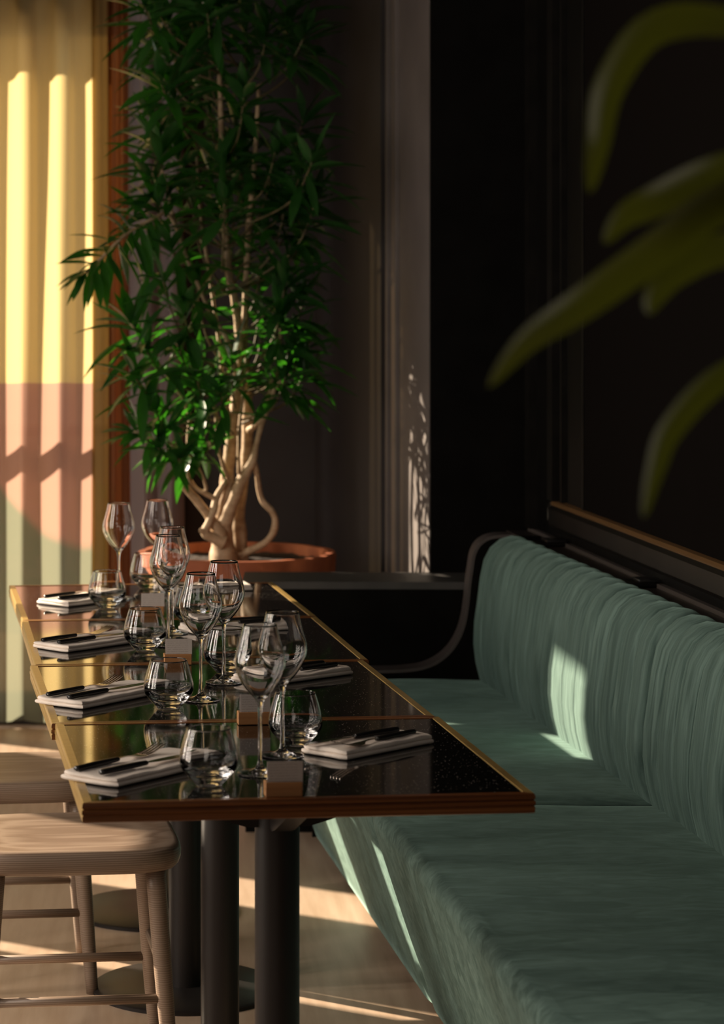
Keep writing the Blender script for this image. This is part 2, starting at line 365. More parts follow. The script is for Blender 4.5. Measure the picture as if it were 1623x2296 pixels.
# ================================================================== OUTSIDE
M_yel = mat('yellow_render', (.85, .62, .26), .9); varied(M_yel, (.80, .56, .22), (.92, .72, .34), scale=(2, 1, .3), nscale=1.5)
M_pink = mat('pinkish_stone', (.52, .36, .30), .9); varied(M_pink, (.46, .32, .27), (.58, .42, .35), nscale=2)
bt = thing('building', 'pale yellow building seen through the curtained window', 'building', (-1.2, 13.2, 0))
bm = bmesh.new(); box(bm, -3.2, 1.6, 0, 3, 1.02, 6.5); obj('upper_wall', bm, M_yel, bt, smooth=False)
bm = bmesh.new(); box(bm, -3.2, 1.6, -.05, 3, 0.0, 1.02); obj('lower_wall', bm, M_pink, bt, smooth=False)
bm = bmesh.new()
for x in (-2.4, -1.3, .48): box(bm, x, x + .12, -.06, .02, 1.1, 6.0)
obj('downpipe', bm, mat('brown_pipe', (.30, .17, .08), .5), bt, smooth=False)
M_hedge = leafmat('hedge_leaf', (.10, .18, .05), (.20, .30, .08), .3, (.3, .5, .08))
bm = bmesh.new()
for i in range(2600):
    c = Vector((R.uniform(-3.2, -.2), R.uniform(11.6, 12.1), R.uniform(0.02, .52)))
    d = Vector((R.gauss(0, 1), R.gauss(0, 1), R.gauss(.3, 1))).normalized(); s = d.cross(Vector((R.random(), R.random(), R.random()))).normalized()
    a = [c, c + d * .04 + s * .018, c + d * .085, c + d * .04 - s * .018]
    bm.faces.new([bm.verts.new(x) for x in a])
tag(obj('hedge', bm, M_hedge, smooth=False), 'low green hedge outside the window', 'hedge')

# ================================================================== CURTAINS
def curtain(name, u0, u1, Y, folds, amp, m, label, ztop=2.7, z0=.02, ph=0.0):
    bm = bmesh.new(); x0 = (u0 - CX) * Y / FPX; x1 = (u1 - CX) * Y / FPX; nx = folds * 10; rows = []
    for k in range(25):
        z = z0 + (ztop - z0) * k / 24; row = []
        for i in range(nx + 1):
            t = i / nx; a = t * folds * 2 * math.pi + ph
            row.append((x0 + (x1 - x0) * t + .006 * math.sin(a * 2 + z), Y + amp * math.sin(a + .25 * math.sin(z * 1.7 + ph)) + .3 * amp * math.sin(a * .37 + 2 * z), z))
        rows.append(row)
    grid_mesh(bm, rows)
    return tag(obj(name, bm, m), label, 'curtain')
curtain('sheer_curtain', -300, 208, 8.55, 6, .026, M_amber, 'amber sheer curtain over the left side of the window, topmost part yellow', ph=.6)
curtain('sheer_curtain', 203, 247, 8.53, 1, .02, M_ochre, 'narrow ochre sheer strip between the yellow curtain and the terracotta one')
curtain('sheer_curtain', 240, 408, 8.50, 6, .028, M_rust, 'terracotta sheer curtain hanging between the amber sheer and the grey drape')
curtain('drape', 292, 414, 8.43, 2, .03, M_grey, 'grey opaque drape hanging beside the dark wall behind the plant', ph=1.2)
bm = bmesh.new(); tube(bm, [(-2.1, 8.45, 2.70, .012), (.1, 8.45, 2.70, .012)], n=1); tag(obj('curtain_rail', bm, M_metal), 'thin black curtain rail above the window curtains', 'curtain rail')

# ================================================================== BANQUETTE
def xb(Y): return .8415 - .0916 * (Y - 6.78)     # foot of the backrest on the seat
def xf(Y): return .410 - .090 * (Y - 5.15)       # seat front edge
def banquette(Y0, Y1, label):
    root = thing('banquette', label, 'banquette', (xf((Y0 + Y1) / 2) + .3, (Y0 + Y1) / 2, 0))
    ox, oy = root.location.x, root.location.y
    # backrest with vertical channels
    prof = [(.05, .36), (.012, .415), (.0, .45), (-.010, .49), (-.016, .54), (-.014, .60), (-.006, .66), (.002, .72), (.012, .765), (.028, .797), (.052, .818), (.078, .826), (.10, .824), (.118, .812), (.124, .79), (.124, .60), (.124, .36)]
    nch = max(1, round((Y1 - Y0) / .108)); per = 10; rows = []
    bm = bmesh.new(); N = nch * per
    for i in range(N + 1):
        t = (0, .02, .055, .13, .28, .5, .72, .87, .945, .98)[i % per]; b = (0, .42, .62, .78, .93, 1, .93, .78, .62, .42)[i % per]
        Y = Y0 + (Y1 - Y0) * (i // per + t) / nch
        endf = min(1, min(i, N - i) / 4)
        row = []
        for j, (dx, z) in enumerate(prof):
            if j < len(prof) - 1: nx = prof[j + 1][0] - dx; nz = prof[j + 1][1] - z
            l = math.hypot(nx, nz) or 1
            n_ = (-nz / l, nx / l)
            a = (.0085 * b + .012 * (endf ** .5) - .012) * (1 if j < 14 else 0)
            a += .0018 * noise.noise(Vector((Y * 9, z * 7, 3)))
            row.append((xb(Y) + dx + n_[0] * a - ox, Y - oy, z + n_[1] * a))
        rows.append(row)
    V = grid_mesh(bm, rows); bm.faces.new(V[0]); bm.faces.new(V[-1][::-1])
    obj('backrest', bm, M_vback, root, auto=75)
    bm = bmesh.new(); prism(bm, [(xb(Y0) + .128 - ox, Y0 - oy), (xb(Y0) + .15 - ox, Y0 - oy), (xb(Y1) + .15 - ox, Y1 - oy), (xb(Y1) + .128 - ox, Y1 - oy)], 'z', 0, .80)
    obj('rear_shell', bm, M_black, root, smooth=False)
    # seat with slanted upholstered front
    bm = bmesh.new(); rows = []; n = 60
    for i in range(n + 1):
        Y = Y0 + (Y1 - Y0) * i / n; e = min(1, min(i, n - i) / 2.5); e = math.sqrt(1 - (1 - e) ** 2); F = xf(Y); B = xb(Y) + .05
        row = [(B, .36)]
        for k in range(13):
            s = k / 12; x = B + (F + .035 - B) * s
            row.append((x, .4475 - .008 * (1 - e) + .006 * noise.noise(Vector((x * 4, Y * 3, 0))) - .004 * (2 * s - 1) ** 4))
        row += [(F + .018, .444 - .006 * (1 - e)), (F + .006, .434), (F + .001, .418), (F + .004, .40), (F + .016, .36), (F + .042, .28), (F + .075, .18), (F + .110, .08), (F + .128, .025), (F + .20, .02), (B, .02)]
        rows.append([(x - ox + (.006 * (1 - e) if x < F + .2 and z < .44 else 0), Y - oy, z) for x, z in row])
    V = grid_mesh(bm, rows, closed_u=True); bm.faces.new(V[0]); bm.faces.new(V[-1][::-1])
    obj('seat', bm, M_vseat, root, auto=75)
    bm = bmesh.new(); prism(bm, [(xf(Y0) + .19 - ox, Y0 - oy), (xb(Y0) + .12 - ox, Y0 - oy), (xb(Y1) + .12 - ox, Y1 - oy), (xf(Y1) + .19 - ox, Y1 - oy)], 'z', 0, .06)
    obj('plinth', bm, M_black, root, smooth=False)
    return root
BQ = banquette(5.155, 6.775, 'green velvet banquette section against the black end panel, sun patch on its channelled back')
banquette(3.30, 5.145, 'nearer green velvet banquette section at the lower right, its seat in shade')
# black S-curved end panel of the far section
bm = bmesh.new()
px = [(1150, 1203), (1120, 1203), (1095, 1208), (1075, 1222), (1063, 1245), (1058, 1275), (1053, 1310), (1049, 1350), (1043, 1390), (1032, 1425), (1012, 1458), (985, 1482), (955, 1496), (920, 1503), (860, 1506), (700, 1508)]
YF = 6.79
poly = []
sm = smooth_path([(u, v) for u, v in px], 4)
for u, v in sm: p = P(u, v, YF); poly.append((p.x, p.z))
poly.append((poly[-1][0], .01)); poly.append((xb(YF) + .17, .01)); poly.append((xb(YF) + .17, poly[0][1]))
ox, oy = BQ.location.x, BQ.location.y
YB = YF + .022
prism(bm, [(x - ox, z) for x, z in poly], 'y', YF - oy, YB - oy)
obj('end_panel', bm, M_black, BQ, smooth=False)
# rolled edge of the panel, caught light put into its paler grey
bm = bmesh.new()
rows = []
for Y, k in ((YF - .002, 0), (YF - .002, 1), (YF + .10, 1), (YF + .10, 0)):
    pass
pl = [(x, z) for x, z in poly[:len(sm)]]
for i, (x, z) in enumerate(pl):
    a = Vector(pl[max(i - 1, 0)]); b = Vector(pl[min(i + 1, len(pl) - 1)]); t = (b - a).normalized(); n = Vector((t.y, -t.x))
    if n.x > 0.2 or (abs(n.x) <= .2 and n.y < 0): n = -n
    ip = Vector((x, z)) - n * .004; op = Vector((x, z)) + n * .004
    rows.append([(op.x - ox, YF - .001 - oy, op.y), (op.x - ox, YF + .085 - oy, op.y), (ip.x - ox, YF + .085 - oy, ip.y), (ip.x - ox, YF - .001 - oy, ip.y)])
V = grid_mesh(bm, rows, closed_u=True); bm.faces.new(V[0]); bm.faces.new(V[-1][::-1])
obj('panel_edge', bm, mat('lit_edge_strip', (.075, .062, .058), .4), BQ, auto=50)

# little flat black cases on the shelf
def case(u, v, w, label):
    p = onz(u, v, .813)
    t = thing('charging_pad', label, 'pad', p, -.073 * -1, 'flat black pads on the shelf')
    bm = bmesh.new(); box(bm, -w / 2, w / 2, -.05, .05, 0, .010, .003); obj('tray', bm, M_gloss, t, auto=40)
    bm = bmesh.new(); box(bm, -w / 2 + .02, w / 2 - .01, -.04, .03, .010, .017, .002); obj('lid', bm, M_handle, t, auto=40)
    return t
case(1237, 1222, .085, 'small flat black pad on the shelf at the far end of the green backrest')
case(1447, 1312, .090, 'small flat black pad on the shelf near the right edge of the photo')

# ================================================================== TABLES
TH = math.radians(6.0); AX = Vector((math.cos(TH), math.sin(TH), 0)); BX = Vector((-math.sin(TH), math.cos(TH), 0))
TW = .670; NR = Vector((.541, 3.712, 0))
def make_table(label):
    root = thing('dining_table', label, 'table', (0, 0, 0), TH, 'square black-topped tables in a row')
    h = TW / 2; L = .0125
    bm = bmesh.new(); box(bm, -h + L, h - L, -h + L, h - L, .726, .7495); obj('tabletop', bm, M_top, root, smooth=False)
    # moulded edge band: closed profile swept round the square
    sec = [(0.0, .7505), (-.0015, .7495), (-.0022, .746), (-.0022, .7425), (-.0006, .7415), (-.0006, .7405), (-.0025, .7395), (-.0028, .734), (-.0008, .7325), (-.0008, .7315), (-.0020, .7305), (-.0018, .7225), (0, .7212), (L, .7212), (L, .7505)]
    bm = bmesh.new(); rows = []
    for sx, sy in ((-1, -1), (1, -1), (1, 1), (-1, 1)):
        rows.append([(sx * (h - d), sy * (h - d), z) for d, z in [(-.0025 - s[0] * -1 if False else s[0], s[1]) for s in sec]])
    V = [[bm.verts.new(p) for p in r] for r in rows]
    for i in range(4):
        A, B = V[i], V[(i + 1) % 4]
        for k in range(len(sec)): bm.faces.new((A[k], A[(k + 1) % len(sec)], B[(k + 1) % len(sec)], B[k]))
    o = obj('edge_band', bm, M_wood, root, smooth=False)
    o.data.materials.append(M_lip)
    for f in o.data.polygons:
        n = f.normal
        if (n.z > .7 and abs(f.center.x) > h - .02 and abs(f.center.y) < h * .6) or abs(n.x) > .8: f.material_index = 1
    bm = bmesh.new(); lathe(bm, [(0, .010), (.036, .010), (.036, .705), (0, .705)], 40); obj('pedestal', bm, M_metal, root, auto=40)
    bm = bmesh.new(); lathe(bm, [(0, 0), (.20, 0), (.20, .007), (.195, .010), (.05, .0125), (0, .0125)], 56); obj('foot_plate', bm, M_metal, root, auto=40)
    bm = bmesh.new()
    for k in range(4):
        b2 = [(.02, .7205), (.24, .7205), (.24, .712), (.235, .705), (.085, .65), (.050, .640), (.02, .640)]
        vs0 = set(bm.verts); prism(bm, b2, 'y', -.016, .016); vs = [v for v in bm.verts if v not in vs0]
        bmesh.ops.rotate(bm, verts=vs, cent=(0, 0, 0), matrix=Matrix.Rotation(k * math.pi / 2, 3, 'Z'))
    obj('support_arms', bm, M_metal, root, smooth=False)
    return root
TN = ['nearest', 'second nearest', 'third nearest', 'farthest']
t0 = make_table('nearest square table, black glossy top with moulded brown edge facing the camera')
tl = [None, 'second square table from the camera, black glossy top edged in brown', 'third square table from the camera, black glossy top edged in brown', 'farthest square table of the row, black glossy top in front of the terracotta pot']
lat = [0, -.008, .002, .004]; rot = [0.0, .006, -.006, .004]
CT = []
for i in range(4):
    nr = NR + BX * (.6735 * i) + AX * lat[i]
    c = nr - AX * (TW / 2) + BX * (TW / 2); CT.append(c)
    if i == 0: t0.location = c
    else: dup(t0, c, TH + rot[i], tl[i])

# ================================================================== STOOLS
def make_stool(loc, rz, label):
    root = thing('stool', label, 'stool', loc, rz, 'wooden stools along the tables')
    bm = bmesh.new(); n = 72
    hx, hy = .205, .185
    def ring(s, z, dish=0):
        out = []
        for k in range(n):
            a = 2 * math.pi * k / n; c, s_ = math.cos(a), math.sin(a); e = .42
            out.append((math.copysign(abs(c) ** e, c) * hx * s, math.copysign(abs(s_) ** e, s_) * hy * s, z))
        return out
    rows = [ring(.02, .448), ring(.3, .4485), ring(.6, .450), ring(.82, .4535), ring(.93, .455), ring(.972, .4525), ring(.992, .447), ring(1, .438), ring(.997, .428), ring(.98, .418), ring(.95, .411), ring(.9, .408), ring(.5, .406), ring(.02, .406)]
    V = grid_mesh(bm, rows, closed_u=True); bm.faces.new(V[0]); bm.faces.new(V[-1][::-1])
    obj('seat', bm, M_seatw, root)
    for sx in (-1, 1):
        for sy in (-1, 1):
            bm = bmesh.new(); tube(bm, [(sx * .15, sy * .135, .41, .019), (sx * .165, sy * .148, .2, .017), (sx * .18, sy * .16, .0, .013)], 14, n=4)
            obj('leg', bm, M_seatw, root)
    bm = bmesh.new()
    tube(bm, [(-.168, -.15, .17, .009), (.168, -.15, .17, .009)], 10, n=1); tube(bm, [(-.168, .15, .17, .009), (.168, .15, .17, .009)], 10, n=1)
    tube(bm, [(-.165, -.15, .22, .009), (-.165, .15, .22, .009)], 10, n=1); tube(bm, [(.165, -.15, .22, .009), (.165, .15, .22, .009)], 10, n=1)
    obj('stretcher', bm, M_seatw, root)
    return root
st = make_stool((-.190, 4.815, 0), TH, 'pale wooden stool with rounded seat at the lower left, sun patches on its top')
dup(st, (-.36, 5.46, 0), TH, 'second wooden stool, behind the pale stool, seen in the gap left of the nearest table')

# ================================================================== GLASSES
TZ = .7505
def wine():
    root = thing('wine_glass', '', 'wine glass', (0, 0, TZ), 0, 'stemmed wine glasses on the tables')
    outer = [(.0350, .0006), (.0352, .0012), (.034, .0022), (.026, .0034), (.016, .0052), (.0085, .0085), (.0050, .0145), (.0036, .026), (.0032, .050), (.0031, .080), (.0036, .098), (.0048, .107), (.0075, .114), (.0125, .120), (.0205, .1285), (.0300, .142), (.0364, .156), (.0394, .1690), (.0388, .181), (.0360, .191), (.0335, .200), (.0311, .2085), (.0285, .220), (.0262, .231)]
    inner = [(.0254, .2312), (.0277, .220), (.0303, .2085), (.0327, .200), (.0352, .191), (.0379, .181), (.0384, .1690), (.0354, .1565), (.0290, .143), (.0195, .1305), (.0110, .1225), (.0045, .1185), (0, .1175)]
    bm = bmesh.new(); prof = [(0, .0003), (.034, .0003)] + outer
    # smooth the outer line
    o2 = smooth_path(prof[2:], 3); i2 = smooth_path(inner, 3)
    lathe(bm, [(0, .0003), (.034, .0003)] + [(max(a, 1e-4), b) for a, b in o2] + [(max(a, 0), b) for a, b in i2], 56)
    obj('glass_body', bm, M_glass, root); return root
def tumbler():
    root = thing('tumbler', '', 'tumbler', (0, 0, TZ), 0, 'stemless tumblers on the tables')
    outer = [(.0200, .0006), (.0212, .0022), (.0240, .005), (.0285, .010), (.0340, .0165), (.0395, .0225), (.0432, .029), (.0446, .036), (.0441, .045), (.0420, .056), (.0388, .068), (.0355, .079), (.0328, .087)]
    inner = [(.0318, .0871), (.0344, .079), (.0375, .068), (.0405, .056), (.0424, .045), (.0420, .037), (.0385, .030), (.032, .0245), (.024, .0205), (.012, .0185), (0, .018)]
    bm = bmesh.new()
    lathe(bm, [(0, .0016), (.014, .0012), (.0185, .0004)] + smooth_path(outer, 3) + [(max(a, 0), b) for a, b in smooth_path(inner, 3)], 56)
    obj('glass_body', bm, M_glass, root); return root
W0, G0 = wine(), tumbler()
wines = [(583, 1734, 'wine glass nearest the camera, its foot touching the small card block on the nearest table'),
         (633, 1694, 'wine glass in front of the right tumbler on the nearest table, rim overlapping its neighbour'),
         (450, 1569, 'wine glass in the middle of the second table, right of the left tumbler there'),
         (502, 1530, 'wine glass on the second table standing before the right tumbler, right one of that pair'),
         (377, 1446, 'wine glass on the third table with its foot hidden behind the small card'),
         (386, 1419, 'wine glass on the third table directly behind the other, slightly taller in view'),
         (266, 1341, 'leftmost wine glass, on the farthest table against the rust curtain'),
         (353, 1331, 'wine glass on the farthest table beside the back tumbler, below the plant stub')]
for i, (u, v, l) in enumerate(wines):
    p = onz(u, v, TZ)
    if i == 0: W0.location = p; W0['label'] = l
    else: dup(W0, p, i * .7, l)
tums = [(468, 1760, 'tumbler standing before the left napkin on the nearest table, closest to the camera'),
        (662, 1671, 'tumbler on the nearest table left of the right napkin, behind a wine glass stem'),
        (378, 1588, 'tumbler at the tip of the left napkin on the second table'),
        (507, 1507, 'tumbler on the second table behind the two wine glass stems'),
        (325, 1458, 'tumbler at the left of the third table, beside the fork tines'),
        (432, 1402, 'tumbler on the third table partly hidden behind the wine glass bowls'),
        (240, 1363, 'leftmost tumbler, on the farthest table in front of the white napkin'),
        (331, 1318, 'tumbler at the back of the farthest table in front of the terracotta pot')]
for i, (u, v, l) in enumerate(tums):
    p = onz(u, v, TZ)
    if i == 0: G0.location = p; G0['label'] = l
    else: dup(G0, p, i * .9, l)

# ================================================================== CARD BLOCKS
def card():
    root = thing('card_holder', '', 'card holder', (0, 0, TZ), TH, 'wooden card blocks on the tables')
    bm = bmesh.new(); box(bm, -.0275, .0275, .0055, .022, 0, .0215, .0008, 1); box(bm, -.0275, .0275, 0, .0035, 0, .0215, .0008, 1); box(bm, -.0275, .0275, .003, .006, 0, .008)
    obj('wood_block', bm, M_block, root, smooth=False)
    bm = bmesh.new(); box(bm, -.0245, .0285, .0038, .0052, .0085, .0515); obj('card', bm, M_card, root, smooth=False)
    return root
C0 = card()
for i, (u, v, l) in enumerate([(637, 1787, 'grey card in a wooden block at the front edge of the nearest table'), (570, 1625, 'grey card in a wooden block on the second table, between wine glass bowls'),
                               (399, 1491, 'grey card in a wooden block on the third table, behind the second left tumbler'), (341, 1381, 'grey card in a wooden block on the farthest table, between the tumblers')]):
    p = onz(u, v, TZ)
    if i == 0: C0.location = p; C0['label'] = l
    else: dup(C0, p, TH, l)

# ================================================================== NAPKINS AND CUTLERY
def napkin(near, ang, Lg, Wd, label, seed):
    """near: near corner (x,y); long side runs along ang; width runs to the left of it"""
    root_loc = Vector((near.x, near.y, TZ)); d = Vector((math.cos(ang), math.sin(ang), 0)); w = Vector((-math.sin(ang), math.cos(ang), 0))
    bm = bmesh.new(); nl = 34; TT = [0, .004, .012, .022, .035, .07, .14, .24, .36, .5, .64, .76, .86, .93, .965, .978, .988, .996, 1]; H = .0135; rr = random.Random(seed)
    layers = [(0, .0072, 0, 0), (.0060, H, .002, .003)]
    for li, (z0, z1, ins, sh) in enumerate(layers):
        rows = []; SS = [0, .002, .006, .012, .02, .03] + [.05 + .90 * k / 28 for k in range(29)] + [.97, .98, .988, .994, .998, 1]
        for s in SS:
            es = math.sqrt(1 - (1 - min(1, min(s, 1 - s) / .022)) ** 2); x = ins + (Lg - 2 * ins) * s; top = []; bot = []
            for t in TT:
                et = math.sqrt(1 - (1 - min(1, min(t, 1 - t) / .045)) ** 2); e = max(.04, min(es, et))
                corner = .006 * max(0, 1 - min(s, 1 - s) / .06) * max(0, 1 - min(t, 1 - t) / .12)
                y = sh + (Wd - 2 * sh) * t + .0035 * noise.noise(Vector((x * 14, seed * 3.1, li * 2))) * (1 if t > .5 else .6)
                xx = x + .004 * noise.noise(Vector((y * 20, seed * 1.7, li * 5)))
                xx += corner * (1 if s < .5 else -1)
                wav = .0032 * noise.noise(Vector((x * 13, y * 16, seed + li * 9))) + .0012 * noise.noise(Vector((x * 45, y * 45, seed)))
                mz = (z0 + z1) / 2; hh = (z1 - z0) / 2
                top.append((xx, y, mz + hh * e + (wav * e if li else 0))); bot.append((xx, y, mz - hh * e))
            rows.append(top + bot[::-1])
        V = grid_mesh(bm, rows, closed_u=True); bm.faces.new(V[0]); bm.faces.new(V[-1][::-1])
    o = obj('napkin', bm, M_linen, auto=60); o.location = root_loc; o.rotation_euler = (0, 0, ang)
    tag(o, label, 'napkin', 'folded linen napkins'); return o
def make_fork():
    root = thing('fork', '', 'fork', (0, 0, 0), 0, 'forks on the napkins')
    bm = bmesh.new(); tube(bm, [(0, 0, .0045, .0030), (.004, 0, .0045, .0048), (.05, 0, .0047, .0050), (.092, 0, .0047, .0043), (.098, 0, .0047, .0036)], 14); 
    for v in bm.verts: v.co.y *= 1.25; v.co.z = .0047 + (v.co.z - .0047) * .9
    obj('handle', bm, M_handle, root)
    bm = bmesh.new()
    def strip(cs, th=.0013):
        rows = [[(x, y0, z), (x, y1, z), (x, y1, z + th), (x, y0, z + th)] for x, y0, y1, z in cs]
        V = grid_mesh(bm, rows, closed_u=True); bm.faces.new(V[0]); bm.faces.new(V[-1][::-1])
    neck = smooth_path([(.096, -.0026, .0026, .005), (.115, -.0022, .0022, .0055), (.130, -.0035, .0035, .004), (.140, -.0095, .0095, .0022), (.150, -.0115, .0115, .0016), (.160, -.0118, .0118, .0022)], 3)
    strip(neck)
    for k in range(4):
        c = -.0094 + k * .00627; strip([(.158, c - .0022, c + .0022, .0021), (.175, c - .0017, c + .0017, .0052), (.190, c - .0013, c + .0013, .0090), (.204, c - .0006, c + .0006, .0135)])
    obj('head', bm, M_steel, root, auto=50); return root
def make_knife():
    root = thing('knife', '', 'knife', (0, 0, 0), 0, 'knives on the napkins')
    bm = bmesh.new(); tube(bm, [(0, 0, .0045, .0030), (.004, 0, .0045, .0050), (.05, 0, .0047, .0052), (.095, 0, .0047, .0045), (.101, 0, .0047, .0036)], 14)
    for v in bm.verts: v.co.y *= 1.25; v.co.z = .0047 + (v.co.z - .0047) * .9
    obj('handle', bm, M_handle, root)
    bm = bmesh.new()
    prof = smooth_path([(.098, -.003, .003), (.110, -.003, .004), (.120, -.006, .006), (.150, -.0095, .0065), (.185, -.010, .006), (.205, -.006, .004), (.216, .000, .0015)], 3)
    rows = [[(x, a, .0042), (x, b, .0036), (x, b, .0052), (x, a, .0046)] for x, a, b in prof]
    V = grid_mesh(bm, rows, closed_u=True); bm.faces.new(V[0]); bm.faces.new(V[-1][::-1])
    obj('blade', bm, M_steel, root, auto=50); return root
F0, K0 = make_fork(), make_knife(); first = True
def setting(near, ang, Lg, Wd, side, tname, seed, lab):
    global first
    o = napkin(near, ang, Lg, Wd, lab, seed)
    d = Vector((math.cos(ang), math.sin(ang), 0)); w = Vector((-math.sin(ang), math.cos(ang), 0)); z = TZ + .0138
    fl = 'fork with black handle lying on the %s napkin of the %s table' % (side, tname); kl = 'knife with black handle lying on the %s napkin of the %s table' % (side, tname)
    base = Vector((near.x, near.y, z))
    if side == 'left':   # handles point to the left, heads to the middle of the table
        pf = base + d * (Lg * .03) + w * (Wd * .74); pk = base + d * (Lg * .04) + w * (Wd * .32); af, ak = ang + .02, ang - .03
    else:
        pf = base + d * (Lg * .90) + w * (Wd * .30); pk = base + d * (Lg * .88) + w * (Wd * .62); af, ak = ang + math.pi + .05, ang + math.pi - .04
    if first:
        F0.location = pf; F0.rotation_euler = (0, 0, af); F0['label'] = fl; K0.location = pk; K0.rotation_euler = (0, 0, ak); K0['label'] = kl; first = False
    else:
        dup(F0, pf, af, fl); dup(K0, pk, ak, kl)
rad = math.radians
setting(onz(258, 1768, TZ), rad(50), .265, .115, 'left', 'nearest', 1, 'folded beige napkin at the left corner of the nearest table')
setting(onz(773, 1706, TZ), rad(44), .225, .100, 'right', 'nearest', 2, 'folded beige napkin on the right of the nearest table, mirrored in black top')
setting(onz(181, 1592, TZ), rad(51), .270, .115, 'left', 'second nearest', 3, 'folded beige napkin with a rolled corner at left of the second table')
pr = onz(797, 1511, TZ); d_ = Vector((math.cos(rad(40)), math.sin(rad(40)), 0))
setting(pr - d_ * .24, rad(40), .24, .10, 'right', 'second nearest', 4, 'folded beige napkin on the right of the second table, behind wine glasses')
pr = onz(150, 1464, TZ); setting(pr, rad(46), .26, .11, 'left', 'third nearest', 5, 'folded beige napkin at left of the third table, ending behind a tumbler')
pr = onz(659, 1410, TZ); d_ = Vector((math.cos(rad(22)), math.sin(rad(22)), 0))
setting(pr - d_ * .24, rad(22), .24, .10, 'right', 'third nearest', 6, 'folded beige napkin on the right of the third table, seen through a glass rim')
pr = onz(150, 1362, TZ); setting(pr, rad(46), .205, .11, 'left', 'farthest', 7, 'sunlit white-looking napkin at left of the farthest table')
pr = onz(571, 1324, TZ); d_ = Vector((math.cos(rad(14)), math.sin(rad(14)), 0))
setting(pr - d_ * .24, rad(14), .24, .10, 'right', 'farthest', 8, 'sunlit folded napkin at the right of the farthest table, below the pot')

# ================================================================== POT
PY = 7.62; PC = P(531, 1236, PY)
plant = thing('potted_tree', 'bushy dark green tree with pale twisting trunks in a large terracotta pot behind the tables', 'potted tree', (PC.x, PC.y, 0))
zr = PC.z
def lobed(r, n=96, lob=8, amp=.045, ph=.25):
    out = []
    for k in range(n):
        a = 2 * math.pi * k / n; f = abs(math.sin((a + ph) * lob / 2))
        out.append((r * (1 - amp + amp * 1.3 * f ** .35) * math.cos(a), r * (1 - amp + amp * 1.3 * f ** .35) * math.sin(a)))
    return out
bm = bmesh.new()
prof = [(.02, .0), (.22, .0), (.24, .02), (.262, .3), (.278, zr - .09), (.282, zr - .075), (.297, zr - .072), (.300, zr - .01), (.296, zr), (.276, zr), (.272, zr - .006), (.268, zr - .07), (.262, zr - .2), (.02, zr - .2)]
rows = [[(x, y, z) for x, y in lobed(r)] for r, z in prof]
V = grid_mesh(bm, rows, closed_u=True); bm.faces.new(V[0]); bm.faces.new(V[-1])
obj('pot', bm, M_terra, plant, auto=40)
bm = bmesh.new(); rows = [[(x, y, zr - .030 + .008 * noise.noise(Vector((x * 30, y * 30, 0)))) for x, y in lobed(r)] for r in (.005, .08, .15, .21, .266)]
V = grid_mesh(bm, rows, closed_u=True); bm.faces.new(V[0])
obj('soil', bm, M_soil, plant)

# ================================================================== PLANT
def leaf(bm, base, d, L, Wd, droop, roll=0.0):
    d = d.normalized(); side = d.cross(Vector((0, 0, 1)))
    if side.length < .15: side = Vector((math.cos(roll * 7), math.sin(roll * 7), 0))
    side.normalize(); side = Matrix.Rotation(roll, 3, d) @ side
    n = 7; pts = []; p = base.copy(); dd = d.copy()
    for i in range(n + 1):
        pts.append((p.copy(), dd.copy())); dd = (dd + Vector((0, 0, -droop / n))).normalized(); p = p + dd * (L / n)
    prof = [.20, .52, .85, 1.0, .98, .78, .42, .02]
    A = []
    for (q, t), w in zip(pts, prof):
        s = (side - t * side.dot(t)).normalized(); up = s.cross(t).normalized()
        if up.z < 0 and False: up = -up
        h = Wd * w / 2
        A.append((bm.verts.new(q + s * h + up * h * .35), bm.verts.new(q), bm.verts.new(q - s * h + up * h * .35)))
    for a, b in zip(A, A[1:]):
        bm.faces.new((a[0], a[1], b[1], b[0])); bm.faces.new((a[1], a[2], b[2], b[1]))
def clothe(bm, path, rr, n, span, L=.125, Wd=.026, spread=1.0):
    """leaves spiralling along the last `span` metres of a stem path (list of Vector)"""
    tot = 0; segs = []
    for a, b in zip(path[::-1], path[::-1][1:]):
        l = (a - b).length; segs.append((a, b, l)); tot += l
        if tot > span: break
    span = min(span, tot); ga = rr.random() * 6
    for k in range(n):
        s = span * (k / n) ** 1.15; acc = 0
        for a, b, l in segs:
            if acc + l >= s: break
            acc += l
        q = a + (b - a) * ((s - acc) / l if l > 1e-6 else 0); t = (a - b).normalized()
        ga += 2.399 + rr.uniform(-.3, .3); f = k / max(1, n - 1)
        x = t.cross(Vector((.2, .1, 1)));
        if x.length < .1: x = t.cross(Vector((1, 0, 0)))
        x.normalize(); y = t.cross(x)
        el = rad(22 + 58 * min(1, f * 1.7) + rr.uniform(-12, 12)) * spread
        d = t * math.cos(el) + (x * math.cos(ga) + y * math.sin(ga)) * math.sin(el)
        ll = L * (.62 + .5 * min(1, f * 3)) * rr.uniform(.8, 1.15)
        leaf(bm, q, d, ll, Wd * rr.uniform(.8, 1.15), rr.uniform(.15, .95) * (.4 + .8 * f), rr.uniform(-.5, .5))
org = plant.location.copy()
def q3(u, v, dy=0.0): return P(u, v, PY + dy) - org
def limb(name, pts, seed=0, lump=.22, seg=12):
    bm = bmesh.new(); tube(bm, [(*q3(u, v, dy), r) for u, v, dy, r in pts], seg, lump, seed); return obj(name, bm, M_bark, plant)
limb('trunk', [(502, 1268, 0, .048), (500, 1240, 0, .040), (499, 1205, 0, .034), (500, 1165, 0, .032), (506, 1120, 0, .026), (510, 1060, 0, .021), (520, 980, .0, .018), (530, 890, 0, .017), (538, 800, .02, .014), (530, 700, .03, .012), (512, 600, .03, .011), (504, 500, .03, .010), (500, 400, .03, .009), (495, 250, .03, .008), (490, 100, .03, .006)], 1)
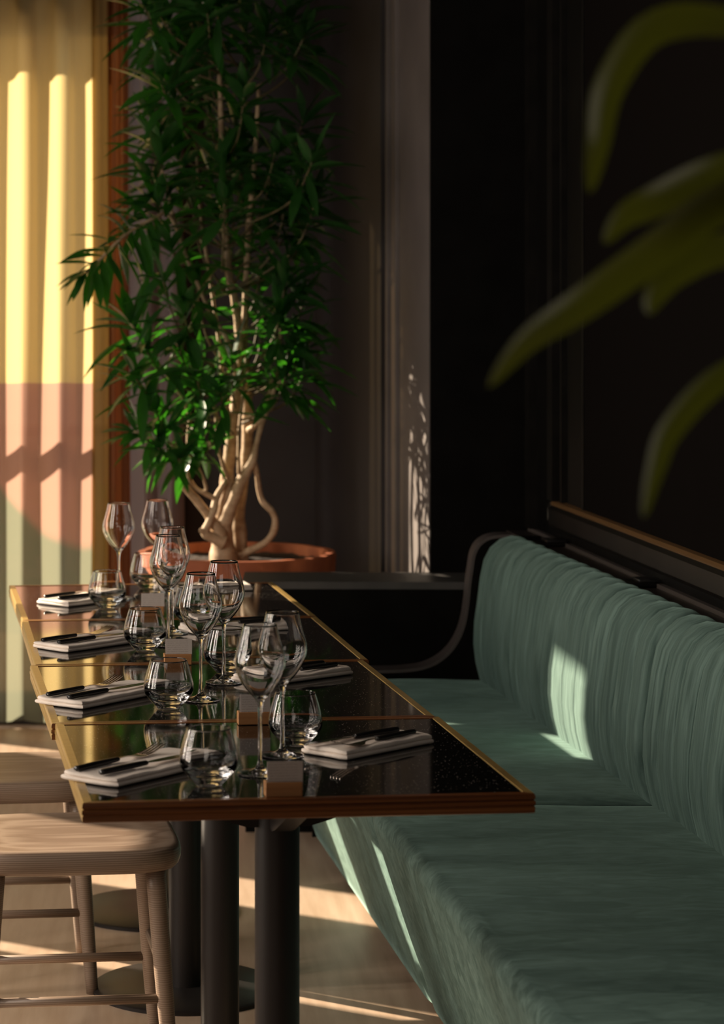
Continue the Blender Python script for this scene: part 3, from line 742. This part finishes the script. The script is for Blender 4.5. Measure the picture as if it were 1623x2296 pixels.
limb('trunk', [(536, 1262, .05, .034), (537, 1210, .05, .024), (533, 1160, .06, .022), (540, 1100, .07, .020), (552, 1030, .08, .018), (556, 950, .08, .018), (553, 860, .07, .016), (548, 780, .05, .011), (549, 700, .05, .010), (553, 600, .05, .009), (558, 500, .05, .009), (570, 380, .05, .008), (580, 200, .05, .006)], 2)
limb('branch', [(496, 1200, -.02, .026), (480, 1175, -.03, .018), (466, 1152, -.04, .0135), (448, 1130, -.05, .013), (430, 1108, -.06, .0125), (410, 1086, -.07, .0125), (401, 1075, -.07, .013)], 3)
limb('branch', [(500, 1215, -.03, .026), (478, 1205, -.04, .016), (460, 1194, -.05, .014), (468, 1172, -.05, .012), (479, 1145, -.05, .012), (484, 1120, -.04, .011), (498, 1092, -.03, .010), (510, 1074, -.02, .009)], 4)
limb('branch', [(462, 1196, -.05, .012), (452, 1190, -.06, .008), (447, 1188, -.06, .006)], 5, seg=8)
limb('branch', [(502, 1175, -.01, .026), (518, 1135, -.02, .020), (534, 1095, -.03, .018), (552, 1058, -.04, .016), (567, 1028, -.05, .014), (574, 1000, -.05, .009), (584, 960, -.05, .0085), (596, 925, -.05, .008), (608, 890, -.05, .0075), (619, 868, -.05, .007), (631, 855, -.06, .006)], 6)
limb('branch', [(566, 1030, -.05, .012), (576, 1060, -.03, .0085), (581, 1100, 0, .009), (590, 1125, 0, .0095), (608, 1145, 0, .0100), (617, 1168, 0, .0105), (612, 1195, 0, .0105), (594, 1217, 0, .011), (565, 1232, .02, .012), (542, 1244, .03, .014), (536, 1262, .03, .016)], 7)
limb('branch', [(488, 1122, -.04, .009), (470, 1112, -.05, .007), (449, 1101, -.06, .007), (436, 1090, -.06, .006), (424, 1070, -.07, .006), (418, 1048, -.07, .0065), (421, 1020, -.07, .006), (422, 972, -.07, .006), (425, 935, -.07, .006), (414, 904, -.08, .006), (395, 870, -.09, .006), (353, 811, -.10, .0055), (319, 760, -.11, .005), (289, 722, -.12, .004)], 8, seg=8)
limb('branch', [(449, 1101, -.06, .006), (462, 1100, -.07, .005), (458, 1078, -.08, .005), (446, 1050, -.09, .005), (430, 1024, -.1, .005), (405, 1002, -.11, .005), (350, 985, -.14, .005), (300, 968, -.17, .004)], 9, seg=8)
limb('branch', [(508, 1066, -.03, .009), (497, 1030, -.05, .006), (490, 1008, -.05, .0055), (486, 960, -.05, .006), (483, 920, -.05, .006), (468, 880, -.05, .005), (440, 830, -.06, .004)], 10, seg=8)
limb('branch', [(536, 1062, -.04, .007), (535, 1010, -.06, .0055), (536, 960, -.06, .005), (546, 880, -.06, .005), (552, 800, -.06, .0045)], 11, seg=8)
limb('branch', [(558, 965, .03, .011), (572, 955, .0, .008), (586, 940, -.03, .007), (600, 900, -.04, .007), (606, 860, -.04, .006), (624, 828, -.04, .005), (628, 760, -.05, .005), (628, 705, -.06, .004)], 12, seg=8)
limb('branch', [(532, 850, 0, .010), (516, 777, -.08, .008), (489, 727, -.1, .007), (468, 693, -.1, .007), (445, 642, -.12, .0065), (421, 584, -.12, .0065), (401, 523, -.13, .006), (384, 472, -.13, .006), (377, 432, -.13, .005), (362, 380, -.13, .005), (350, 320, -.13, .004)], 13, seg=8)
limb('branch', [(400, 520, -.13, .006), (375, 480, -.16, .005), (340, 492, -.2, .005), (286, 523, -.24, .005), (252, 554, -.26, .005), (218, 588, -.28, .004), (188, 618, -.3, .003)], 14, seg=8)
limb('branch', [(520, 960, 0, .012), (505, 900, -.03, .008), (498, 840, -.03, .007), (490, 760, 0, .006), (470, 620, .05, .006), (450, 480, .05, .005), (440, 330, .05, .004)], 15, seg=8)
# foliage: each clump is clothed stem
trunkline = [(538, 800), (530, 700), (512, 600), (504, 500), (500, 400), (495, 250)]
def stem_clump(tip, dy, start=None, n=12, span=.11, L=.165, Wd=.033, seed=0, bend=0, mat_=M_leaf):
    rr = random.Random(seed * 13 + 5)
    tp = q3(tip[0], tip[1], dy)
    if start is None:
        a = min(trunkline, key=lambda p: abs(p[1] - (tip[1] + 130))); sx, sy, sdy = a[0], a[1] , .02
        if tip[1] > 720: sx, sy = 530, min(980, tip[1] + 110)
    else: sx, sy, sdy = start
    if start is None and tip[1] <= 720: sy += 60
    st_ = q3(sx, sy, sdy); mid = st_.lerp(tp, .5); mid.x = st_.x + (tp.x - st_.x) * .72; mid.y = st_.y + (tp.y - st_.y) * .6; mid.z -= .02
    pts = smooth_path([tuple(st_), tuple(mid), tuple(tp)], 8); path = [Vector(p) for p in pts]
    bm = bmesh.new(); m = len(path)
    tube(bm, [(*p, .0042 - .002 * i / m) for i, p in enumerate(path)][::2], 6, n=2)
    tw = obj('twig', bm, M_twig, plant)
    bm = bmesh.new(); clothe(bm, path, rr, n, span, L, Wd); return obj('foliage', bm, mat_, tw)
tips = [(335, 395, -.1), (400, 350, 0), (470, 375, .1), (540, 360, .1), (610, 380, .05), (672, 395, .0), (712, 440, -.05),
        (350, 455, -.15), (430, 455, 0), (500, 470, .1), (570, 455, .1), (640, 465, 0), (690, 505, .1),
        (385, 555, -.2), (520, 560, .12), (590, 540, .1), (645, 575, .0),
        (365, 628, -.25), (440, 640, -.1), (585, 640, .1), (640, 630, -.1),
        (410, 700, -.25), (590, 720, .1), (628, 700, -.1), (680, 675, .0),
        (330, 790, -.2), (400, 780, -.2), (520, 815, -.15), (640, 790, 0), (690, 775, .05),
        (300, 842, -.25), (440, 845, -.2), (495, 880, -.2), (640, 845, -.1), (682, 835, 0),
        (350, 925, -.2), (455, 930, -.15),
        (355, 1005, -.2), (405, 1030, -.2), (470, 1000, -.12)]
for i, (u, v, dy) in enumerate(tips):
    kw = {}
    if v > 900: kw = dict(start=(430, 1000, -.08) if v > 960 else (425, 960, -.07), n=13, span=.08, L=.115)
    stem_clump((u, v), dy, seed=i, **kw)
# far upper crown (dark, above and behind)
rr = random.Random(4)
for i in range(32):
    v = rr.uniform(-60, 300) if i % 4 else rr.uniform(330, 470); u = rr.uniform(300, 700) if v < 330 else rr.uniform(480, 700)
    stem_clump((u, v), rr.uniform(-.3, .35), start=(rr.uniform(480, 560), v + 150, .03), seed=100 + i, n=16)
# named outer stems
def along(pts, n, span, L, Wd, seed, sp=1.0):
    path = [Vector(p) for p in smooth_path([tuple(q3(*p)) for p in pts], 5)]
    bm = bmesh.new(); clothe(bm, path, random.Random(seed), n, span, L, Wd, sp); obj('foliage', bm, M_leaf, plant)
along([(375, 480, -.16), (340, 492, -.2), (286, 523, -.24), (252, 554, -.26), (218, 588, -.28), (188, 618, -.3)], 42, .30, .14, .028, 31)
along([(353, 811, -.10), (319, 760, -.11), (289, 722, -.12)], 22, .12, .175, .036, 32)
along([(405, 1002, -.11), (350, 985, -.14), (300, 968, -.17)], 24, .14, .135, .030, 33)
along([(624, 828, -.04), (628, 760, -.05), (628, 705, -.06)], 22, .13, .17, .034, 34)
along([(384, 472, -.13), (377, 432, -.13), (362, 380, -.13), (350, 320, -.13)], 34, .22, .17, .034, 35)
along([(608, 890, -.05), (619, 868, -.05), (640, 850, -.06)], 14, .06, .12, .026, 36)
along([(468, 880, -.05), (452, 850, -.06), (440, 830, -.06)], 18, .08, .14, .026, 37)

# ================================================================== FOREGROUND PLANT (right, close to the camera)
FY = 1.75
fp = thing('foreground_plant', 'out of focus plant leaning in from the right edge with long drooping olive leaves', 'plant', (.56, FY, 0))
fo = fp.location.copy()
bm = bmesh.new(); lathe(bm, [(0, 0), (.13, 0), (.16, .30), (.17, .34), (.155, .34), (.15, .31), (0, .30)], 40); obj('pot', bm, M_terra, fp, auto=40)
bm = bmesh.new(); tube(bm, [(0, 0, .28, .016), (.01, 0, .7, .013), (-.01, 0, 1.1, .011), (0, .0, 1.5, .008), (-.01, 0, 1.72, .006)], 10, .2, 3); obj('trunk', bm, M_bark, fp)
def fleaf(pts, w):
    """pixel polyline leaf with given max width in px"""
    path = [P(u, v, FY + dy) - fo for u, v, dy in pts]; q = [Vector(p) for p in smooth_path([tuple(p) for p in path], 5)]; N = len(q) - 1
    bm = bmesh.new(); A = []
    for i, p in enumerate(q):
        t = (q[min(i + 1, N)] - q[max(i - 1, 0)]).normalized(); s = t.cross(Vector((.1, 1, .25))).normalized(); up = s.cross(t)
        f = i / N; ww = w * FY / FPX / 2 * min(1, (.25 + 2.2 * f)) * (1 - f ** 3.2) ** .75 + .0004
        A.append((bm.verts.new(p + s * ww + up * ww * .4), bm.verts.new(p), bm.verts.new(p - s * ww + up * ww * .4)))
    for a, b in zip(A, A[1:]): bm.faces.new((a[0], a[1], b[1], b[0])); bm.faces.new((a[1], a[2], b[2], b[1]))
    obj('leaf', bm, M_leafy, fp)
fleaf([(2170, 330, 0), (1900, 380, 0), (1640, 450, 0), (1470, 570, 0), (1300, 690, 0), (1180, 770, .01), (1095, 868, .02)], 96)
fleaf([(2170, 330, 0), (1850, 350, .02), (1620, 390, .02), (1470, 455, .03), (1400, 490, .03), (1355, 545, .03)], 88)
fleaf([(2170, 150, 0), (1700, 60, .03), (1480, 60, .03), (1370, 190, .03), (1340, 330, .03), (1322, 432, .02)], 84)
fleaf([(2170, 700, 0), (1850, 560, .03), (1640, 560, .04), (1520, 610, .04), (1468, 665, .04), (1455, 705, .04)], 84)
fleaf([(2160, 900, 0), (1850, 800, .02), (1640, 840, .02), (1510, 960, .02), (1468, 1060, .02), (1443, 1160, .02)], 66)
